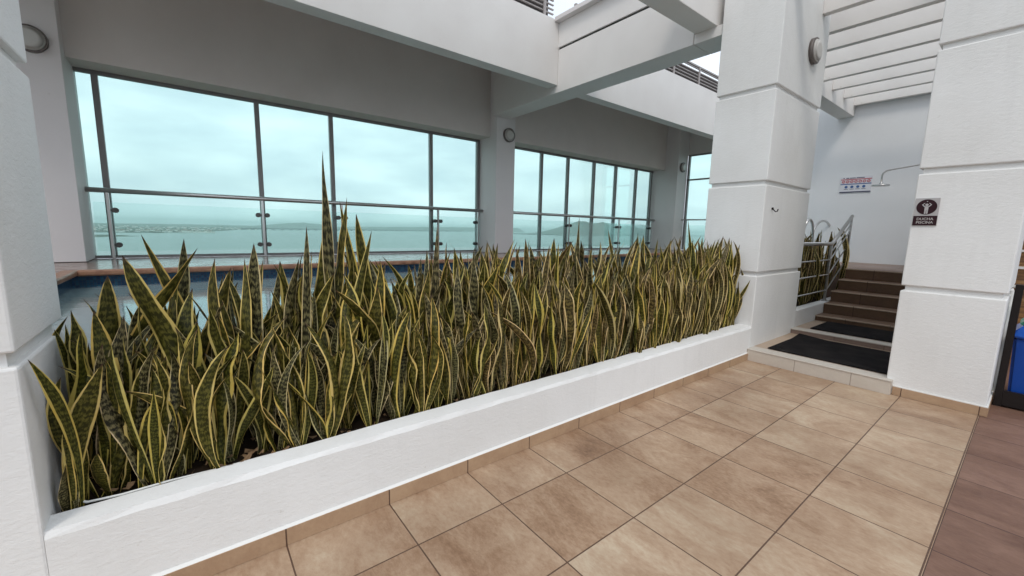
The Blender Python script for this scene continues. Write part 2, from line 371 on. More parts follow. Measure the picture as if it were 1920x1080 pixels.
# irrigation hose
import_pts = [(-2.36, .9, .78), (-2.41, .6, .79), (-2.39, .40, .81), (-2.30, .29, .815), (-2.1, .27, .81), (-1.8, .29, .805), (-1.5, .275, .80), (-1.2, .31, .78), (-.9, .37, .75)]
tag(MB().tube(import_pts, .010, 8).build('garden_hose', 'white_pipe'), 'thin white irrigation pipe curving round the planter corner', 'pipe')

# ------------------------------------------------------------------ steps, kerb, mats
NZ = [(8.93, .285), (11.7, .42), (13.7, .58), (14.4, .90), (15.05, 1.245), (15.7, 1.59), (16.35, ZD)]
YR = -2.62
st = thing('stairs', (12.5, -1.3, 0), 'tiled steps climbing between two columns to the shower deck', 'stairs')
box(8.93, 11.72, YR, -.001, .003, .262).build('kerb', 'kerb', st)
box(8.915, 9.30, YR-.005, -.002, .262, .288, bev=.008).build('nosing', 'kerb_top', st)
box(9.30, 11.72, YR, -.002, .262, .284).build('landing', 'tread', st)
box(11.72, 13.72, -2.9, -.002, .1, .395).build('riser', 'kerb_dark', st)
box(11.70, 12.05, -2.9, -.003, .395, .422, bev=.008).build('nosing', 'kerb_top', st)
box(12.05, 13.72, -2.9, -.003, .395, .418).build('landing', 'tread', st)
for (xa, za), (xb, zb), zp in zip(NZ[2:], NZ[3:]+[(16.8, ZD)], [.42, .58, .90, 1.245, 1.59]):
    box(xa+.02, 17.0, -2.9, .0 if xa > 15 else -.004, zp-.2 if zp > .5 else .1, za-.03).build('riser', 'riser', st)
    box(xa+.07, xb+.05, -2.9, -.002 if xa < 15 else .02, za-.03, za-.003).build('tread', 'riser_top', st)
    box(xa, xa+.07, -2.9, -.002 if xa < 15 else .02, za-.035, za, bev=.006).build('nosing', 'tread', st)
def mat_sheet(name, x0, x1, y0, y1, z, label, curl=0):
    b = MB(); nx, ny = 14, 24; top = []
    for i in range(nx+1):
        for j in range(ny+1):
            u, v = i/nx, j/ny; x = x0+(x1-x0)*u; y = y0+(y1-y0)*v
            h = .012+.004*noise.noise(Vector((x*2, y*2, z)))
            h += curl*max(0, u-.75)*4*max(0, v-.7)*3.3*.6
            top.append(b.bm.verts.new((x, y, z+h)))
    for i in range(nx):
        for j in range(ny):
            k = i*(ny+1)+j; b.bm.faces.new((top[k], top[k+ny+1], top[k+ny+2], top[k+1]))
    r = bmesh.ops.extrude_face_region(b.bm, geom=b.bm.faces[:])
    for v in [q for q in r['geom'] if isinstance(q, bmesh.types.BMVert)]: v.co.z += .02
    o = b.build(name, 'rubber'); return tag(o, label, 'mat')
mat_sheet('floor_mat', 9.33, 11.45, -2.50, -.30, .284, 'black rubber mat on the lowest landing, one corner curled up', .10)
mat_sheet('floor_mat', 12.1, 13.66, -2.6, -.35, .418, 'black rubber mat on the second landing below the brown steps')

# parapet right of the middle column and its planting bed
pp = thing('planter', (14.0, .6, 0), 'white parapet planter beside the stairs with snake plants behind a steel railing', 'planter')
box(11.93, 14.98, .0, .26, 0, .90, bev=.02).build('front_wall', 'plaster', pp)
box(11.95, 21.5, 1.27, 1.5, 0, ZD, bev=.01).build('back_wall', 'plaster', pp)
box(14.98, 17.3, .03, .26, 0, .92).build('side_wall', 'plaster', pp)
soil(11.95, 17.3, .26, 1.28, .78, pp, 5)
# shower deck
struct(box(16.8, 24.2, -3.2, 1.6, .6, ZD-.004).build('shower_deck', 'deck_dry'), 'brown tiled shower deck at the top of the steps', 'deck')

# ------------------------------------------------------------------ pool
struct(box(-3.6, 21.5, 1.5, 8.62, -1.2, WL).build('pool_water', 'pool'), 'still pool water reflecting the windows', 'water')
pool = thing('swimming_pool', (9, 5, -1.2), 'swimming pool with blue mosaic band and terracotta coping', 'pool')
b = MB(); b.box(-3.9, 21.8, 1.3, 9.0, -1.6, -1.21); b.build('basin_floor', 'pool_tile', pool)
b = MB(); b.box(-3.9, 21.8, 8.63, 8.9, -1.2, 1.35); b.box(-3.95, -3.61, 1.5, 8.63, -1.2, 1.35); b.box(21.51, 21.8, 1.5, 8.63, -1.2, 1.35); b.build('basin_wall', 'pool_tile', pool)
b = MB(); b.box(-3.9, 21.8, 8.60, 8.9, 1.35, 1.815); b.box(-3.95, -3.59, 1.5, 8.60, 1.35, 1.815); b.box(21.49, 21.8, 1.5, 8.6, 1.35, 1.815); b.build('mosaic_band', 'mosaic', pool)
b = MB(); b.box(-3.50, 21.4, 8.48, 8.70, 1.815, ZD+.012, bev=.035); b.box(-3.75, -3.48, 1.5, 8.70, 1.815, ZD+.010, bev=.035); b.box(21.38, 21.6, 1.5, 8.70, 1.815, ZD+.010, bev=.035); b.build('coping', 'coping', pool)
b = MB(); b.box(-8, 26, 8.66, 13.2, 1.82, ZD); b.box(-8, -3.72, 1.3, 8.66, 1.82, ZD-.002); b.box(21.57, 26, 1.6, 8.66, 1.82, ZD-.002)
struct(b.build('pool_deck', 'deck'), 'wet brown deck strip between pool and windows', 'deck')

# ------------------------------------------------------------------ window wall
YG = 12.5
ZT = 7.08
def window_wall(name, parts, label):
    t = thing(name, parts[0][:1]+(YG, ZD), label, 'wall')
    return t
ww = thing('window_wall', (9, 12, ZD), 'shaded wall behind the pool with two wide windows and pilasters', 'wall')
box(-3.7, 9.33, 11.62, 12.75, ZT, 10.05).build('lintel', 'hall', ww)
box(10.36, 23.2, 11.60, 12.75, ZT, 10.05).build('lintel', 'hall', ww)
box(-6.5, -3.7, 11.15, 12.75, ZD+.01, 10.04, bev=.012).build('pilaster', 'pilaster', ww)
box(9.33, 10.36, 11.12, 12.75, ZD+.01, 10.04, bev=.012).build('pilaster', 'pilaster', ww)
box(23.2, 24.33, 10.70, 12.75, ZD+.01, 10.04, bev=.012).build('pilaster', 'pilaster', ww)
def window(x0, x1, mull, zt, parent):
    f = MB(); f.box(x0, x1, YG-.06, YG+.06, zt-.10, zt-.002); f.box(x0, x1, YG-.06, YG+.06, ZD+.01, ZD+.09)
    fr = f.build('window', 'alu', parent)
    for mx_ in mull: box(mx_-.068, mx_+.068, YG-.10, YG+.07, ZD+.09, zt-.10, bev=.01).build('mullion', 'alu', fr)
    ed = [x0]+list(mull)+[x1]
    for a, c in zip(ed, ed[1:]):
        a2 = a+.07 if a in mull else a+.004; c2 = c-.07 if c in mull else c-.004
        if c2-a2 > .05: box(a2, c2, YG-.012, YG+.012, ZD+.09, zt-.10).build('pane', 'glass', fr)
    return fr
window(-3.7, 9.33, (-3.30, .50, 2.82, 6.85, 9.24), ZT, ww)
window(10.36, 23.2, (13.2, 15.15, 17.3, 19.3, 21.35, 23.0), ZT, ww)
# end wall
ew = thing('end_wall', (24.3, 6, ZD), 'white end wall of the pool hall with a tall window', 'wall')
box(24.2, 24.7, 2.0, 7.4, ZD+.01, 10.0).build('wall', 'smooth', ew)
box(24.34, 24.7, 7.4, 12.7, 8.05, 10.0).build('lintel', 'smooth', ew)
fr = box(24.35, 24.46, 7.4, 10.69, 7.95, 8.048).build('window', 'alu', ew)
for z_ in (6.42,): box(24.32, 24.46, 7.4, 10.69, z_, z_+.09).build('mullion', 'alu', fr)
box(24.32, 24.47, 10.56, 10.68, ZD+.02, 7.95).build('mullion', 'alu', fr)
box(24.32, 24.47, 8.6, 8.7, ZD+.02, 7.95).build('mullion', 'alu', fr)
for a, c in ((7.41, 8.59), (8.71, 10.55)):
    for z0, z1 in ((ZD+.02, 6.41), (6.52, 7.94)): box(24.38, 24.40, a, c, z0, z1).build('pane', 'glass', fr)

# glass balustrades in front of the windows
def railing(x0, x1, posts, y, label):
    t = thing('glass_railing', ((x0+x1)/2, y, ZD), label, 'railing')
    MB().cyl((x0, y-.12, 3.85), (x1, y-.12, 3.85), .07, 12).build('handrail', 'steel', t)
    prev = x0+.05
    for px in posts:
        p = box(px-.035, px+.035, y-.15, y-.06, ZD+.01, 3.81, bev=.008).build('post', 'steel', t)
        for z_ in (2.33, 3.31):
            for sx in (-1, 1):
                if (px < x0+.6 and sx < 0) or (px > x1-.4 and sx > 0): continue
                k = MB(); k.cyl((px+sx*.13, y-.15, z_), (px+sx*.13, y+.02, z_), .075, 14); k.box(min(px, px+sx*.13), max(px, px+sx*.13), y-.13, y-.10, z_-.022, z_+.022); k.build('clamp', 'clamp', p)
    cuts = [x0+.05]+[q for q in posts if q > x0+.4]+[x1-.05]
    for a, c in zip(cuts, cuts[1:]): box(a+.05, c-.05, y-.03, y-.008, 2.15, 3.53).build('pane', 'rail_glass', t)
    return t
railing(-3.7, 9.33, (-3.28, .46, 3.02, 7.03, 9.1), 12.28, 'stainless glass balustrade across the wide left window')
railing(10.36, 23.2, (15.1, 19.5, 22.9), 12.28, 'stainless glass balustrade across the right window of narrow panes')
t = thing('glass_railing', (24.1, 9, ZD), 'short balustrade rail across the tall end window', 'railing')
MB().cyl((24.08, 7.4, 3.9), (24.08, 10.69, 3.9), .045, 12).build('handrail', 'steel', t)
box(24.05, 24.12, 10.3, 10.37, ZD, 3.86).build('post', 'steel', t)
box(24.16, 24.18, 7.4, 10.25, 2.15, 3.55).build('pane', 'rail_glass', t)

# ------------------------------------------------------------------ roof beams
tag(box(-8, 9.09, 7.15, 7.62, 8.1, 10.2, bev=.01).build('fascia_beam', 'smooth'), 'long white roof fascia beam above the pool left of the cross beam', 'beam')
tag(box(10.01, 24.2, 7.15, 7.62, 8.1, 10.2, bev=.01).build('fascia_beam', 'smooth'), 'white roof fascia beam right of the cross beam, behind the middle column', 'beam')
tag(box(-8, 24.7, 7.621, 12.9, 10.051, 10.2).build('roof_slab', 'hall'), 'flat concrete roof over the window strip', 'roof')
cbm = thing('cross_beam', (9.55, 6, 7.85), 'deep white cross beam running from the middle column to the window wall', 'beam')
box(9.1, 10.0, 2.12, 11.1, 7.85, 9.27, bev=.012).build('beam', 'smooth', cbm)
box(9.13, 9.97, 2.12, 7.149, 9.27, 9.33).build('joint', 'dark_gap', cbm)
box(9.07, 10.0, 2.12, 7.149, 9.33, 10.12, bev=.01).build('upper_panel', 'smooth', cbm)
box(8.86, 10.05, 2.12, 7.149, 10.122, 10.26, bev=.01).build('cap', 'pilaster', cbm)
box(9.1, 10.0, 7.621, 11.1, 9.27, 10.05).build('beam_top', 'smooth', cbm)
tag(box(-8, 21.19, 1.52, 2.10, 8.1, 9.9, bev=.012).build('ring_beam', 'smooth'), 'white beam resting behind the columns parallel to the planter', 'beam')
box(9.102, 9.998, 1.365, 2.099, 7.85, 8.099, bev=.005).build('bracket', 'smooth', cbm)
# pergola slats above the stairs
sx_ = [9.35, 11.3, 12.55, 13.78, 15.2, 16.62, 18.0, 19.45, 20.9]
SLL = ['pergola slat left of the middle column top, against the ring beam', 'pergola slat running forward from the top of the middle column']+['white pergola slat above the stairs, %s' % q for q in ('topmost in view beside the gap of sky', 'the one just below the bright gap of sky', 'sixth counted from the shower wall', 'fifth counted from the shower wall', 'third counted from the shower wall', 'second counted from the shower wall', 'nearest the shower wall')]
SLL[5] = 'white pergola slat above the stairs, fourth counted from the shower wall'; SLL[4] = 'white pergola slat above the stairs, fifth counted from the shower wall'
for i, x in enumerate(sx_):
    y1_ = 1.518 if i != 1 else -.002
    z0, z1 = (8.50, 9.02)
    tag(box(x, x+.20, -9, y1_, z0, z1, bev=.006).build('pergola_slat', 'smooth'), SLL[i], 'pergola slat', 'pergola slats above the stairs')
tag(box(21.0, 21.3, -9, 1.518, 9.03, 9.3).build('pergola_beam', 'smooth'), 'end beam of the pergola against the back wall', 'beam')
# shower back wall
bw = tag(box(21.2, 21.6, -3.4, 3.3, ZD-.1, 9.0).build('shower_wall', 'bright'), 'plain white wall behind the shower at the top of the stairs', 'wall')
tag(box(21.61, 24.19, 3.0, 3.29, ZD, 8.4).build('return_wall', 'smooth'), 'white return wall between shower and pool hall', 'wall')
tag(box(11.91, 21.19, -3.4, -2.95, .0, 6.3).build('side_wall', 'smooth'), 'white side wall of the stairs hidden behind the right column', 'wall')

# rooftop louvre railings
def louvre(x0, x1, posts, label):
    t = thing('louvre_screen', ((x0+x1)/2, 7.5, 10.2), label, 'louvre screen')
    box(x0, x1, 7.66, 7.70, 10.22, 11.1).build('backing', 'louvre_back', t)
    for k in range(6): box(x0, x1, 7.36, 7.42, 10.30+k*.145, 10.335+k*.145).build('slat', 'louvre', t)
    box(x0, x1, 7.34, 7.44, 11.10, 11.17).build('top_rail', 'louvre', t)
    for p in posts: box(p-.05, p+.05, 7.31, 7.36, 10.2, 11.12).build('post', 'louvre', t)
louvre(-2, 9.0, (.9, 3.1, 5.3, 7.1, 8.55), 'brown louvre railing on the roof edge at top centre')
louvre(10.06, 24.2, (12.0, 14.2, 16.6, 18.85, 21.1, 23.3), 'brown louvre railing on the roof edge left of the middle column')

# ------------------------------------------------------------------ wall lights
def wall_light(c, n, label, r=.30):
    c, n = Vector(c), Vector(n)
    t = thing('wall_light', c, label, 'wall light', 'round bulkhead wall lights')
    MB().cyl(c, c+n*.09, r, 36).build('housing', 'lamp_ring', t)
    b = MB(); b.cyl(c+n*.09, c+n*.13, r*.88, 36, r*.80); b.cyl(c+n*.13, c+n*.155, r*.80, 36, r*.5); b.build('diffuser', 'lamp_glass', t)
wall_light((-4.17, 11.15, 7.2), (0, -1, 0), 'round bulkhead light on the left pilaster, half hidden by the left column')
wall_light((9.98, 11.12, 7.17), (0, -1, 0), 'round bulkhead light on the pilaster between the two windows')
wall_light((23.7, 10.70, 7.2), (0, -1, 0), 'small far round bulkhead light beside the tall end window')
wall_light((10.93, 0, 7.52), (0, -1, 0), 'round bulkhead light high on the middle column')
hk = thing('hook', (9.5, 0, 3.6), 'small dark metal hook screwed to the middle column', 'hook')
MB().cyl((9.5, 0, 3.64), (9.5, -.03, 3.64), .03, 10).build('plate', 'black', hk)
MB().tube([(9.5, -.02, 3.64), (9.5, -.05, 3.60), (9.5, -.08, 3.57), (9.51, -.12, 3.58), (9.51, -.13, 3.63)], .012, 8).build('wire', 'black', hk)

# ------------------------------------------------------------------ shower sign on the right column
def text_mesh(txt, size, c, m_, name, parent, xdir=(0, -1, 0), nrm=(-1, 0, 0), bold=0):
    cu = bpy.data.curves.new(name, 'FONT'); cu.body = txt; cu.size = size*S; cu.align_x = 'CENTER'; cu.align_y = 'CENTER'; cu.extrude = .0005; cu.offset = bold
    tmp = bpy.data.objects.new('tmp', cu); me = bpy.data.meshes.new_from_object(tmp); bpy.data.objects.remove(tmp)
    xd = Vector(xdir); nn = Vector(nrm); zd = Vector((0, 0, 1)); org = ORG[parent.name]; cc_ = (Vector(c)-org)*S
    for v in me.vertices: v.co = cc_+xd*v.co.x+zd*v.co.y+nn*v.co.z
    me.materials.clear(); me.materials.append(M[m_]); me.name = name
    o = bpy.data.objects.new(name, me); COL.objects.link(o); o.parent = parent; return o
sg = thing('shower_sign', (9.06, -2.70, 3.25), 'silver and dark pool shower sign with white figure on the right column', 'sign')
X = 9.06
box(X-.02, X, -2.862, -2.542, 3.245, 3.735).build('plate', 'silver', sg)
box(X-.024, X-.0205, -2.858, -2.546, 3.249, 3.42).build('text_panel', 'sign_dark', sg)
b = MB(); b.cyl((X-.0205, -2.702, 3.578), (X-.025, -2.702, 3.578), .135, 40); b.build('disc', 'sign_dark', sg)
b = MB(); xf = X-.027
b.cyl((X-.025, -2.702, 3.615), (xf, -2.702, 3.615), .022, 16)
b.box(xf, X-.0251, -2.727, -2.677, 3.52, 3.59); b.box(xf, X-.0251, -2.725, -2.705, 3.455, 3.52); b.box(xf, X-.0251, -2.699, -2.679, 3.455, 3.52)
for s_ in (-1, 1):
    b.prism([(-2.702+s_*.022, 3.592), (-2.702+s_*.05, 3.618), (-2.702+s_*.022, 3.645), (-2.702+s_*.032, 3.65), (-2.702+s_*.066, 3.618), (-2.702+s_*.03, 3.575)], 'x', xf, X-.0251)
b.cyl((X-.025, -2.702, 3.675), (xf, -2.702, 3.675), .008, 8)
b.build('pictogram', 'silver', sg)
text_mesh('DUCHA', .062, (X-.025, -2.702, 3.362), 'sign_text', 'lettering', sg, bold=.0002)
text_mesh('PISCINA', .062, (X-.025, -2.702, 3.300), 'sign_text', 'lettering', sg, bold=.0002)

# rules board on the shower wall
X = 21.2
rs = thing('rules_board', (X, 1.15, 4.9), 'white pool rules board with red and blue pictogram rows', 'sign')
box(X-.03, X, .62, 1.69, 4.91, 5.59).build('board', 'sign_white', rs)
xa, xb = X-.036, X-.0301
b = MB(); b.box(xa, xb, .63, 1.68, 5.46, 5.49); 
for k in range(7):
    y = 1.58-k*.142
    bm_ = b.bm
    n_ = 20
    for q in range(n_):
        a0, a1 = 2*PI*q/n_, 2*PI*(q+1)/n_
        b.prism([(y+.058*math.cos(a0), 5.38+.058*math.sin(a0)), (y+.058*math.cos(a1), 5.38+.058*math.sin(a1)), (y+.038*math.cos(a1), 5.38+.038*math.sin(a1)), (y+.038*math.cos(a0), 5.38+.038*math.sin(a0))], 'x', xa, xb)
    b.prism([(y-.04, 5.415), (y-.03, 5.425), (y+.04, 5.345), (y+.03, 5.335)], 'x', xa-.002, xb)
b.build('red_row', 'sign_red', rs)
b = MB(); b.box(xa, xb, .63, 1.68, 5.26, 5.295)
for k in range(4): b.cyl((xb, 1.47-k*.20, 5.16), (xa, 1.47-k*.20, 5.16), .055, 20)
b.build('blue_row', 'sign_blue', rs)
b = MB(); b.box(xa, xb, .63, 1.68, 4.925, 4.965); b.cyl((xb, 1.58, 5.535), (xa, 1.58, 5.535), .02, 12); b.box(xa, xb, 1.40, 1.50, 5.52, 5.545); b.box(xa, xb, 1.18, 1.37, 5.52, 5.545); b.box(xa, xb, .88, 1.15, 5.52, 5.545)
for k in range(4): b.box(xa, xb, 1.40-k*.20, 1.54-k*.20, 5.06, 5.075)
b.build('dark_row', 'sign_navy', rs)
# shower
sh = thing('shower', (19.5, -1.5, 4.99), 'chrome overhead shower with a long bent arm and flat round head', 'shower')
MB().tube([(19.5, -2.95, 5.93), (19.5, -1.8, 5.78), (19.5, -.96, 5.66), (19.5, -.25, 5.565), (19.5, -.10, 5.53), (19.5, -.02, 5.45), (19.5, 0, 5.35), (19.5, 0, 5.08)], .028, 12).build('arm', 'steel', sh)
b = MB(); b.cyl((19.5, 0, 5.10), (19.5, 0, 5.02), .06, 16); b.cyl((19.5, 0, 5.02), (19.5, 0, 4.97), .27, 32); b.build('shower_head', 'steel', sh)

# ------------------------------------------------------------------ stair railing
rl = thing('stair_railing', (14.4, .13, .9), 'tubular steel railing, level on the parapet then rising with the stairs', 'railing')
Yr = .12
def path(z0, dz): return [(12.0, Yr, z0), (14.85, Yr, z0), (15.0, Yr, z0+.03), (16.78, Yr, z0+dz)]
MB().tube([(12.0, Yr, 2.78), (14.9, Yr, 2.78), (15.05, Yr, 2.83), (16.80, Yr, 3.74)], .055, 12).build('handrail', 'steel', rl)
for z_ in (2.26, 1.78, 1.26): MB().tube(path(z_, .98), .022, 8).build('rail', 'steel', rl)
MB().tube([(15.0, Yr, 2.52), (16.78, Yr, 3.46)], .022, 8).build('rail', 'steel', rl)
box(14.84, 14.93, Yr-.035, Yr+.035, .905, 2.74, bev=.01).build('post', 'steel', rl)
box(16.70, 16.79, Yr-.035, Yr+.035, 1.4, 3.66, bev=.01).build('post', 'steel', rl)
MB().cyl((14.885, Yr, .90), (14.885, Yr, .925), .09, 16).build('base_plate', 'steel', rl)
# pool ladder hoops
ld = thing('pool_ladder', (19.9, 2.0, ZD), 'pair of arched steel grab rails of the pool ladder behind the plants', 'pool ladder')
for x, y, wd in ((20.55, 1.95, 1.05), (18.75, 1.95, .35)):
    pts = []
    for k in range(15):
        a = PI*k/14; pts.append((x-wd*math.cos(a), y+.08*math.cos(a), 2.85+.85*math.sin(a)))
    pts = [(x-wd, y+.08, ZD-.4)]+pts+[(x+wd, y-.08, ZD-.4)]
    MB().tube(pts, .045, 12).build('grab_rail', 'steel', ld)

# ------------------------------------------------------------------ recycling stand at the right edge
fs = thing('bin_stand', (10.1, -4.6, 0), 'black metal stand framing a blue bin beside the right column', 'stand')
b = MB(); b.box(9.95, 10.05, -3.97, -3.87, 0, 2.24, bev=.01); b.build('post', 'black', fs)
b = MB(); b.box(9.95, 10.05, -5.6, -5.5, 0, 2.24, bev=.01); b.build('post', 'black', fs)
b = MB(); b.box(10.95, 11.05, -5.6, -5.5, 0, 2.24, bev=.01); b.build('post', 'black', fs)
b = MB(); b.box(9.95, 10.04, -5.5, -3.97, .03, .30); b.box(10.0, 11.0, -5.5, -3.95, .03, .09); b.build('tray', 'black', fs)
b = MB(); b.box(9.97, 10.02, -5.5, -3.97, 2.16, 2.22); b.build('top_rail', 'black', fs)
bn = thing('recycling_bin', (10.6, -4.7, .1), 'blue plastic recycling bin with a domed lid and green stripe', 'bin')
b = MB(); b.prism([(-4.02, .10), (-5.30, .10), (-5.38, 1.28), (-3.96, 1.28)], 'x', 10.12, 10.95); bmesh.ops.bevel(b.bm, geom=b.bm.edges[:], offset=.04, segments=2, affect='EDGES'); b.build('body', 'bin_blue', bn)
b = MB()
prof = [(-3.93, 1.28), (-3.93, 1.36), (-4.02, 1.48), (-4.2, 1.66), (-4.45, 1.78), (-4.9, 1.78), (-5.2, 1.62), (-5.4, 1.36), (-5.4, 1.28)]
b.prism(prof, 'x', 10.06, 11.0); bmesh.ops.bevel(b.bm, geom=b.bm.edges[:], offset=.03, segments=2, affect='EDGES'); b.build('lid', 'bin_lid', bn)
b = MB(); b.prism([(-4.03, 1.50), (-4.2, 1.68), (-4.28, 1.72), (-4.28, 1.76), (-4.18, 1.72), (-4.0, 1.53)], 'x', 10.2, 10.9); b.build('stripe', 'green', bn)
tag(MB().tube([(10.35, -3.86, .02), (10.35, -3.86, 2.1)], .05, 12).build('drain_pipe', 'white_pipe'), 'white vertical pipe between the right column and bin stand', 'pipe')
M['wood'] = mt = mat('brown_slat_wood', (.28, .14, .05), .5); g = G(mt)
g.l(g.ramp(g.noise(g.co('Object', (1, 1, 9)), 5, 5), [(.3, (.12, .055, .025)), (.55, (.30, .15, .05)), (.75, (.45, .26, .11))]), g.b.inputs['Base Color'])
sc = thing('shelf_unit', (14, -5.5, 0), 'brown wooden shelves with pale edges beyond the bin stand', 'shelf')
box(14.2, 14.3, -8.5, -3.6, 0, 4.4).build('back_panel', 'wood', sc)
for z_ in (1.9, 2.35, 2.75, 3.15, 3.6, 4.1): box(13.95, 14.2, -8.5, -3.6, z_, z_+.05).build('shelf', 'caulk', sc)

# ------------------------------------------------------------------ snake plants
def leaf_mesh(B, T, width, face, twist, bow, rng, org, cup=.35, mname='leafA'):
    """one leaf blade from base B to tip T (tiles); face = azimuth its upper side looks to"""
    B, T, bow = Vector(B), Vector(T), Vector(bow); Ln = (T-B).length
    P1 = B+Vector((0, 0, Ln*.35))+bow*.6; P2 = T-(T-B)*.33+bow+Vector((0, 0, Ln*.04)); n = 18; cr_ = 4
    bm = bmesh.new(); uvl = bm.loops.layers.uv.new('UVMap'); rows = []
    side0 = Vector((-math.sin(face), math.cos(face), 0)); ph = rng.uniform(0, 6.28); am = rng.uniform(.02, .12); fr_ = rng.uniform(5, 11)
    pw = rng.uniform(.54, .74); tipx = rng.uniform(1.4, 2.5)
    for i in range(n+1):
        t_ = i/n; a = (1-t_)
        p = B*a**3+P1*3*a*a*t_+P2*3*a*t_*t_+T*t_**3
        tg = ((P1-B)*a*a+(P2-P1)*2*a*t_+(T-P2)*t_*t_).normalized()
        sd_ = side0-tg*side0.dot(tg)
        if sd_.length < 1e-3: sd_ = Vector((1, 0, 0))
        sd_.normalize(); sd_ = Matrix.Rotation(twist*(t_-.3), 3, tg) @ sd_; nr = tg.cross(sd_)
        if t_ < pw: wd = .30+.70*math.sin(PI/2*t_/pw)**1.5
        else: q = (t_-pw)/(1-pw); wd = (1-q**tipx)*(1-.18*q) if q < 1 else 0
        wd = max(wd, .035 if i < n else .008); row = []
        cupk = cup*(1.5-1.1*t_)
        for j in range(cr_+1):
            s_ = (j/cr_-.5)*2
            wav = am*math.sin(fr_*t_*2+ph+(1.7 if s_ > 0 else 0))*abs(s_)*width*3*min(1, 4*(1-t_))*min(1, Ln*Ln*.5)
            off = sd_*(s_*wd*width/2)-nr*((1-s_*s_)*wd*width*.5*cupk)+nr*wav
            row.append(bm.verts.new((p+off-org)*S))
        rows.append(row)
    for i in range(n):
        for j in range(cr_):
            f = bm.faces.new((rows[i][j], rows[i][j+1], rows[i+1][j+1], rows[i+1][j])); f.smooth = True
            for lp, (u, v) in zip(f.loops, ((j/cr_, i/n), ((j+1)/cr_, i/n), ((j+1)/cr_, (i+1)/n), (j/cr_, (i+1)/n))): lp[uvl].uv = (u, v)
    me = bpy.data.meshes.new('leaf'); bm.to_mesh(me); bm.free(); me.materials.append(M[mname]); return me
def add_leaf(root, B, T, width, face, twist, bow, rng, mname, cup=.35):
    me = leaf_mesh(B, T, width, face, twist, bow, rng, ORG[root.name], cup, mname)
    o = bpy.data.objects.new('leaf', me); COL.objects.link(o); o.parent = root; return o
CAMP = Vector((-1.5166, -4.0595, 3.0051))
def plant(x, y, z, hmin, hmax, nl, rng, label, group, wmul=1., lean=.14, mats=('leafA', 'leafA', 'leafB', 'leafC'), bounds=None):
    r = thing('snake_plant', (x, y, z), label, 'plant', group)
    toc = math.atan2(CAMP.y-y, CAMP.x-x)
    for k in range(nl):
        a = rng.uniform(0, 2*PI); h = rng.uniform(hmin, hmax)
        B = Vector((x+.08*rng.random()*math.cos(a), y+.08*rng.random()*math.sin(a), z-.05))
        ln = lean*h*rng.uniform(.3, 1.5)
        T = B+Vector((ln*math.cos(a), ln*math.sin(a)*.8, h))
        if bounds: T.x = min(max(T.x, bounds[0]), bounds[1]); T.y = min(max(T.y, bounds[2]), bounds[3])
        bow = Vector((rng.gauss(0, .13), rng.gauss(0, .10), 0))*h
        if rng.random() < .20: ln *= 2.4; T = B+Vector((ln*math.cos(a), ln*math.sin(a)*.6, h*.85))
        if bounds: T.x = min(max(T.x, bounds[0]), bounds[1]); T.y = min(max(T.y, bounds[2]), bounds[3])
        wd = rng.choice((rng.uniform(.07, .12), rng.uniform(.10, .155)))*wmul*(.56+.34*h)
        add_leaf(r, B, T, wd, toc+rng.gauss(0, .75), rng.gauss(0, 1.0), bow, rng, 'leafE' if rng.random() < .014 else rng.choice(mats), rng.uniform(.25, .8))
    return r
rng = random.Random(11)
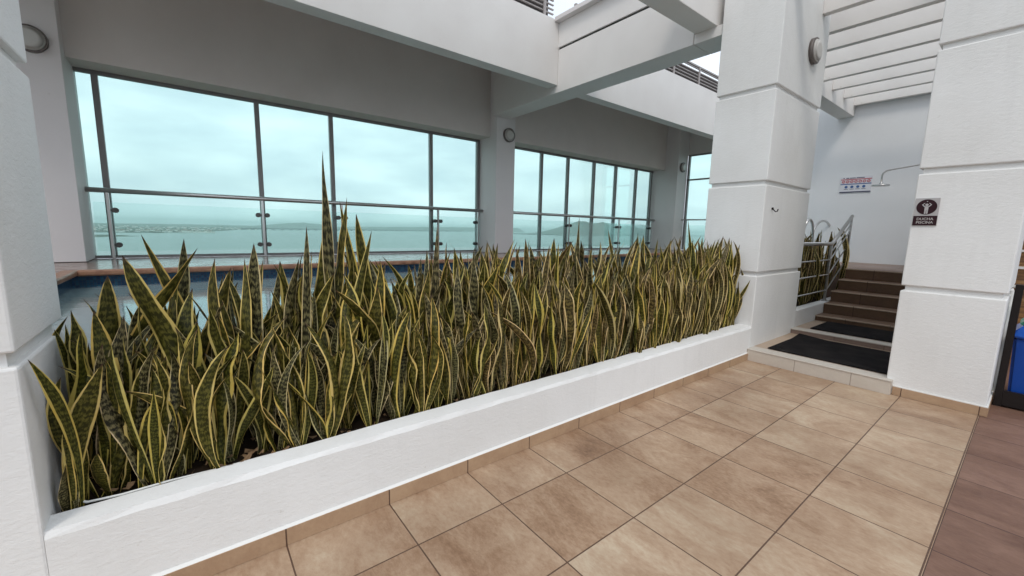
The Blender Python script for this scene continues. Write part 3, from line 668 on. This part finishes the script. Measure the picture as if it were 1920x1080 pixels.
FEATS = [
 ((-0.22,0.9,.74),(-0.31,0.9,3.82),0.145,'leafB',0.5,(-0.05, 0, 0),'tallest snake plant leaf, standing up past the handrail before the big window'),
 ((-1.49,0.55,.74),(-1.97,0.55,2.73),0.23,'leafA',0.1,(0, 0, 0),'broad snake plant leaf leaning hard to the left, crossing another over the pool'),
 ((-2.33,0.85,.74),(-1.47,0.85,2.77),0.20,'leafC',0.2,(0, 0, 0.1),'broad yellow edged snake plant leaf leaning right across its neighbour'),
 ((-1.38,1.1,.74),(-1.88,1.1,2.89),0.13,'leafC',0.2,(0, 0, 0.05),'thin yellow edged leaf leaning far left in front of the water'),
 ((-1.10,0.7,.74),(-1.03,0.7,2.82),0.2,'leafB',0.1,(0, 0, 0),'straight dark spotted snake plant leaf standing before a window post'),
 ((-0.63,0.9,.74),(-0.78,0.9,2.62),0.18,'leafA',0.3,(0, 0, 0),'snake plant leaf with pale edge leaning left beside the dark spotted one'),
 ((-0.68,0.6,.74),(-0.57,0.6,3.00),0.12,'leafB',0.4,(0.03, 0, 0),'slim spotted snake plant leaf with a bent dry tip'),
 ((-0.59,1.0,.74),(-0.30,1.0,3.00),0.22,'leafA',0.2,(0.1, 0, 0),'wide pointed snake plant leaf below the tallest leaf'),
 ((-2.12,0.9,.74),(-2.11,0.9,2.54),0.2,'leafA',0.3,(-0.05, 0, 0),'upright leaf at the left in front of the pool coping'),
 ((-2.34,0.32,.74),(-2.45,0.08,2.06),0.10,'leafC',0.9,(0.08, 0, 0.05),'yellow twisted leaf leaning out over the left end of the planter'),
 ((-2.38,0.35,.74),(-2.13,0.35,1.90),0.2,'leafA',0.6,(-0.05, 0, 0),'big curved green leaf at the left front corner of the planter'),
 ((-2.18,0.5,.74),(-1.76,0.5,1.85),0.24,'leafA',0.5,(0.08, 0, 0),'wide dark green leaf curving right in the left front row'),
 ((-1.72,0.5,.74),(-1.52,0.5,2.14),0.23,'leafC',0.2,(-0.03, 0, 0),'green leaf with very wide yellow margins in the left front row'),
 ((-1.72,0.45,.74),(-1.29,0.45,1.78),0.2,'leafA',0.8,(-0.05, 0, 0),'banded leaf curving right, rooted close to the rim'),
 ((-1.09,0.5,.74),(-0.98,0.5,1.84),0.16,'leafA',0.2,(0.02, 0, 0),'upright banded leaf with thin yellow edge left of centre'),
 ((-0.95,0.45,.74),(-0.68,0.45,1.73),0.16,'leafB',0.7,(0.08, 0, 0),'grey spotted leaf curling right near the rim'),
 ((-0.22,0.6,.74),(-0.64,0.6,1.79),0.17,'leafB',0.4,(0.1, 0, 0.1),'grey spotted leaf arching left in the front row'),
 ((-0.31,1.0,.74),(-0.04,1.0,3.34),0.14,'leafA',0.3,(0, 0, 0),'narrow leaf right of the tallest leaf reaching the handrail'),
 ((0.22,1.05,.74),(-0.11,1.05,3.29),0.13,'leafC',0.1,(0, 0, 0),'thin yellow leaf slanting left behind the tallest group'),
 ((0.32,1.1,.74),(0.09,1.1,3.16),0.17,'leafA',0.2,(0, 0, 0),'pointed leaf right of the tallest group leaning left'),
 ((-0.25,0.8,.74),(0.17,0.8,2.96),0.17,'leafA',0.4,(0, 0, 0),'leaf leaning right below the handrail beside the tallest group'),
 ((-1.72,1.15,.74),(-1.57,1.15,2.85),0.15,'leafB',0.1,(0, 0, 0),'short dark tipped leaf behind the crossing leaves'),
 ((-1.63,0.9,.74),(-1.22,0.9,2.57),0.22,'leafA',0.2,(0, 0, 0),'broad leaf leaning right beside the pool at left'),
 ((0.90,0.7,.74),(0.98,0.7,3.06),0.15,'leafB',0.1,(0, 0, 0),'tall pale slim leaf before the second window post'),
 ((1.84,0.9,.74),(2.08,0.9,2.81),0.16,'leafA',0.2,(0, 0, 0),'leaf leaning right below the pilaster'),
 ((3.77,0.9,.74),(3.81,0.9,3.27),0.14,'leafB',0.1,(0, 0, 0),'tall leaf rising above the others before the narrow panes'),
 ((5.27,0.95,.74),(4.65,0.95,3.07),0.13,'leafA',0.1,(0, 0, 0),'pointed leaf leaning left before the narrow panes'),
 ((5.83,1.0,.74),(5.66,1.0,3.02),0.16,'leafA',0.1,(0, 0, 0),'broad dark leaf standing high before the last narrow panes'),
 ((8.10,0.95,.74),(7.45,0.95,3.34),0.11,'leafA',0.1,(0, 0, 0),'slender tall leaf before the end window'),
 ((8.95,0.7,.74),(8.80,0.35,2.78),0.14,'leafA',0.2,(0, 0, 0),'leaf with pointed tip against the middle column'),
 ((8.75,0.5,.74),(8.96,0.1,1.95),0.1,'leafA',0.3,(0.05, 0, -0.1),'thin dark leaf bending right beside the middle column'),
 ((-2.27,0.8,.74),(-2.34,0.8,2.27),0.14,'leafA',0.3,(0, 0, 0.1),'small leaf with a long dry tip leaning left before the pool'),
 ((-2.10,0.6,.74),(-2.18,0.6,2.28),0.2,'leafC',0.2,(0, 0, 0.1),'yellow striped leaf leaning left at the left end'),
 ((-2.35,0.5,.74),(-2.25,0.5,2.15),0.16,'leafC',0.5,(0, 0, 0),'short orange edged leaf at the left end'),
 ((-2.38,0.9,.74),(-2.40,0.9,2.14),0.13,'leafA',0.2,(0, 0, 0),'small green leaf in the far left corner'),
 ((-2.38,1.0,.74),(-2.45,0.8,2.12),0.07,'leafA',0.3,(0, 0, 0.3),'thin dark arched leaf over the left corner rim'),
 ((-2.08,0.8,.74),(-1.96,0.8,1.87),0.2,'leafA',0.5,(0, 0, 0),'mid height leaf with curled edge left of the yellow one'),
]
ZS = .76
GRP = 'snake plants packed in the long white planter'
LAB = {(0, 0): 'short banded snake plant in the front row at the left end of the long planter',
       (0, 1): 'upright snake plant in the back rows at the left end of the long planter',
       (1, 0): 'dense snake plant in the front row at the middle of the long planter',
       (1, 1): 'upright snake plant in the back rows at the middle of the long planter',
       (2, 0): 'narrow leaved snake plant in the front row near the middle column',
       (2, 1): 'narrow leaved snake plant in the back rows near the middle column'}
rows = [(.34, 0), (.56, 0), (.80, 1), (1.08, 1)]
for y0_, back in rows:
    x = -2.25+rng.uniform(0, .15); FF = [(f_[0][0], f_[0][1]) for f_ in FEATS if f_[1][2] < 2.2]
    while x < 8.95:
        third = 0 if x < 1.2 else (1 if x < 5 else 2)
        step = (.29, .25, .25)[third]
        hb = {0: (.85, 1.75), 1: (1.25, 2.18)}[back]
        if third == 0: hb = (hb[0]*.85, hb[1]*.90)
        if x < .3 and not back: hb = (.95, 1.42)
        if x < .3 and y0_ < .4 and any(abs(x-fx) < .15 and fy < .62 for fx, fy in FF): x += step*.5; continue
        if x < -1.4 and back: hb = (1.15, 1.80)
        elif third == 0 and back: hb = (1.2, 2.02)
        if third == 2: hb = (hb[0]*1.05, hb[1]*1.04)
        yy = y0_+rng.uniform(-.07, .07)
        mats = {0: ('leafA', 'leafA', 'leafC', 'leafB'), 1: ('leafA', 'leafB', 'leafD', 'leafD', 'leafC'), 2: ('leafA', 'leafD', 'leafD', 'leafC')}[third]
        plant(x, yy, ZS, hb[0], hb[1], rng.choice((6, 7, 8)) + ((2 if not back else 1), 1, 1)[third], rng, LAB[(third, back)], GRP+(' front' if not back else ' back')+(' left', ' middle', ' right')[third],
              wmul=(1.0, .98, .90)[third], lean=.13 if third else .15, mats=mats, bounds=(-2.4, 8.98, .29 if not back else .3, 1.22))
        x += step*rng.uniform(.75, 1.25)

for B_, T_, w_, m_, tw_, bow_, lab_ in FEATS:
    r = thing('snake_plant', B_, lab_, 'plant')
    az = math.atan2(CAMP.y-B_[1], CAMP.x-B_[0])
    add_leaf(r, B_, T_, w_*.80, az+rng.gauss(0, .25), tw_, bow_, rng, m_, .4)
    for k in range(2):
        a = rng.uniform(0, 2*PI); h = (T_[2]-B_[2])*rng.uniform(.35, .6); 
        T2 = (min(max(B_[0]+.12*math.cos(a), -2.38), 8.9), min(max(B_[1]+.1*math.sin(a), .3), 1.2), B_[2]+h)
        add_leaf(r, (B_[0]+.04*math.cos(a), B_[1]+.04*math.sin(a), .72), T2, w_*.5, az+rng.gauss(0, .6), rng.gauss(0, .8), (rng.gauss(0, .05), rng.gauss(0, .04), 0), rng, rng.choice(('leafA', 'leafB', 'leafC')))
r = thing('snake_plant', (-2.0, .36, .74), 'short leaf bent right over into a hook above the planter rim', 'plant')
add_leaf(r, (-2.0, .38, .74), (-1.72, .33, 1.16), .11, math.atan2(-1, .1), .6, (.05, 0, .75), rng, 'leafC', .2)
# second bed behind the stair railing
for i in range(28):
    x = 12.15+4.9*i/28+rng.uniform(-.05, .05); y = rng.choice((.42, .65, .9, 1.1))
    hm = 1.85+.35*(x-12)/4.6
    plant(x, y, .78, hm*.6, hm*1.2, 9, rng, 'narrow snake plant in the bed behind the stair railing', 'snake plants behind the stair railing', wmul=.85, lean=.08, mats=('leafA', 'leafD', 'leafD'), bounds=(12.0, 17.2, .3, 1.22))

# ------------------------------------------------------------------ far view
SZ = -133
sea = box(-30000, 60000, -20000, 60000, SZ-3, SZ).build('sea', 'sea'); struct(sea, 'calm hazy estuary water far below the terrace', 'water')
M['far_green'] = mt = mat('far_vegetation', (.06, .075, .05), .9); g = G(mt)
g.l(g.ramp(g.noise(g.co('Object', (.01, .01, .01)), 2, 5), [(.35, (.03, .05, .03)), (.6, (.08, .09, .06)), (.8, (.16, .15, .11))]), g.b.inputs['Base Color'])
M['house_white'] = mat('house_wall', (.80, .78, .74), .8); M['house_roof'] = mat('house_roof', (.22, .15, .12), .8)
def land(name, pts, h, label, seed, res=60, power=.6, zmul=None):
    """low terrain: polygon bounding box heightfield that falls below the water outside an ellipse"""
    (x0, y0), (x1, y1), wd = pts; d = Vector((x1-x0, y1-y0)); Ln = d.length; d.normalize(); nrm_ = Vector((-d.y, d.x))
    b = MB(); vs = []; nx, ny = res, 16
    for i in range(nx+1):
        for j in range(ny+1):
            u, v = i/nx, j/ny*2-1
            e = 1-(abs(2*u-1)**3)-(v*v)
            e += .35*noise.noise(Vector((u*7, v*2, seed)))
            q = Vector((x0, y0))+d*(Ln*u)+nrm_*(wd*v)
            z = h*max(-.3, min(1, e*1.6))*(1+.5*noise.noise(Vector((u*5, v*3, seed+9)))) if zmul is None else h*zmul(u, v, seed)
            vs.append(b.bm.verts.new((q.x, q.y, SZ+z)))
    for i in range(nx):
        for j in range(ny):
            k = i*(ny+1)+j; f = b.bm.faces.new((vs[k], vs[k+ny+1], vs[k+ny+2], vs[k+1])); f.smooth = True
    o = b.build(name, 'far_green'); return struct(o, label, 'land')
b = MB(); rr = random.Random(8); poly = [(-7000, 6700), (-2000, 6650), (-560, 6950), (300, 8800), (900, 11200), (2300, 15500), (3600, 19000), (9000, 27000), (-9000, 27000)]
jag = []
for (xa, ya), (xb, yb) in zip(poly, poly[1:]+poly[:1]):
    for k in range(8): jag.append((xa+(xb-xa)*k/8+rr.uniform(-60, 60), ya+(yb-ya)*k/8+rr.uniform(-110, 110)))
b.prism(jag, 'z', SZ-1, SZ+2.5)
struct(b.build('town_peninsula', 'far_green'), 'low green built-up peninsula across the water at the left', 'land')
land('near_shore', ((-2200, 4950), (-400, 5300), 420), 9, 'dark spit of land in the water at the far left', 2)
land('far_shore', ((-6000, 17500), (16000, 22500), 1500), 60, 'long low far shore along the horizon', 4)
def hprof(keys):
    def f(u, v, s_):
        for (a, h0), (b_, h1) in zip(keys, keys[1:]):
            if a <= u <= b_: h = h0+(h1-h0)*(u-a)/(b_-a)
        return max(0, 1-abs(v)**1.6)*h*(1+.16*noise.noise(Vector((u*16, v*5, s_))))-.01
    return f
land('hill', ((10200, 10580), (29000, 18950), 1500), 1, 'hazy rounded hills rising on the right horizon', 6, 110, zmul=hprof([(0, 20), (.04, 150), (.13, 520), (.2, 500), (.3, 560), (.42, 470), (.55, 510), (.7, 390), (.85, 320), (1.01, 200)]))
land('hill', ((1800, 19500), (5600, 20900), 900), 1, 'faint low ridge on the horizon beyond the bridge', 7, 50, zmul=hprof([(0, 30), (.3, 170), (.55, 250), (.8, 200), (1.01, 40)]))
land('hill', ((5000, 21500), (15500, 19500), 1100), 1, 'long faint rise on the horizon behind the bridge', 8, 60, zmul=hprof([(0, 90), (.3, 150), (.6, 200), (1.01, 260)]))
land('shore', ((8500, 10200), (30000, 14500), 1500), 20, 'flat hazy shore below the right hills', 3, 60, zmul=lambda u, v, q: max(0, 1-v*v)*1.2-.05)
# houses of the far town
hp = thing('house', (0, 0, SZ), 'tiny pale house in the far town across the water', 'house', 'houses of the far town')
box(-14, 14, -10, 10, SZ, SZ+18).build('wall', 'house_white', hp)
b = MB(); b.prism([(-12, SZ+18), (12, SZ+18), (0, SZ+25)], 'x', -16, 16); b.build('roof', 'house_roof', hp)
first = True; hr = random.Random(5)
for i in range(290):
    d_ = 7100+9500*hr.random()**1.6; a_ = math.radians(hr.uniform(86, 100.5)) if d_ < 9000 else math.radians(hr.uniform(83.8, 100))
    q = Vector((d_*math.cos(a_), d_*math.sin(a_)))
    if q.x > 300 and d_ < 11200 and q.x > (q.y-8800)*.25+100: continue
    if first: r = hp; first = False
    else:
        r = hp.copy(); COL.objects.link(r)
        for ch in list(hp.children): c_ = ch.copy(); COL.objects.link(c_); c_.parent = r
    r.location = (q.x*S, q.y*S, (SZ+2)*S); r.rotation_euler = (0, 0, hr.uniform(0, 3)); k = hr.uniform(.8, 2.2); r.scale = (k, k, hr.uniform(.6, 1.6))
tb = MB(); tr_ = random.Random(21)
for i in range(420):
    d_ = 7000+12000*tr_.random()**1.5; a_ = math.radians(tr_.uniform(85, 101)) if d_ < 9500 else math.radians(tr_.uniform(80, 101))
    x, y = d_*math.cos(a_), d_*math.sin(a_)
    if x > (y-8600)*.27+200 or x > 3000: continue
    r0 = tr_.uniform(14, 40)*(1+d_/12000); c0 = bmesh.ops.create_icosphere(tb.bm, subdivisions=1, radius=1)
    for v in c0['verts']: v.co = Vector((x+v.co.x*r0*tr_.uniform(1.1, 1.6), y+v.co.y*r0, SZ+2+max(0, v.co.z)*tr_.uniform(9, 17)))
tag(tb.build('tree_cover', 'far_green'), 'dark tree cover between the houses of the far town', 'trees', kind='stuff')
# bridge
bp0, bp1 = Vector((900, 11800)), Vector((9500, 15800)); bd = (bp1-bp0); bl = bd.length; bd.normalize()
br_ = thing('bridge', (bp0.x, bp0.y, SZ), 'long low concrete bridge crossing the water in the haze', 'bridge')
M['bridge'] = mat('bridge_concrete', (.045, .045, .045), .8)
ang = math.atan2(bd.y, bd.x); br_.rotation_euler = (0, 0, ang)
ORG[br_.name] = Vector((bp0.x, bp0.y, SZ))
box(bp0.x, bp0.x+bl, bp0.y-16, bp0.y+16, SZ+18, SZ+40).build('deck', 'bridge', br_)
for k in range(38):
    x = bp0.x+bl*(k+.5)/38; box(x-40, x+40, bp0.y-10, bp0.y+10, SZ-1, SZ+20).build('pier', 'bridge', br_)
# the building this terrace stands on
tag(box(-14, 26, -14, 13.2, SZ+.5, -1.7).build('tower_block', 'smooth'), 'white tower under the terrace', 'building')

# ------------------------------------------------------------------ haze
hz = bpy.data.materials.new('haze'); hz.use_nodes = True; t_ = hz.node_tree; t_.nodes.clear()
o_ = t_.nodes.new('ShaderNodeOutputMaterial'); v_ = t_.nodes.new('ShaderNodeVolumePrincipled'); v_.inputs['Density'].default_value = 1.1e-4; v_.inputs['Color'].default_value = (.86, .93, .95, 1)
t_.links.new(v_.outputs[0], o_.inputs['Volume']); M['haze'] = hz
tag(box(-30500, 60500, -20500, 60500, SZ-6, 260).build('haze', 'haze'), 'pale sea haze over the water', 'haze', kind='stuff')
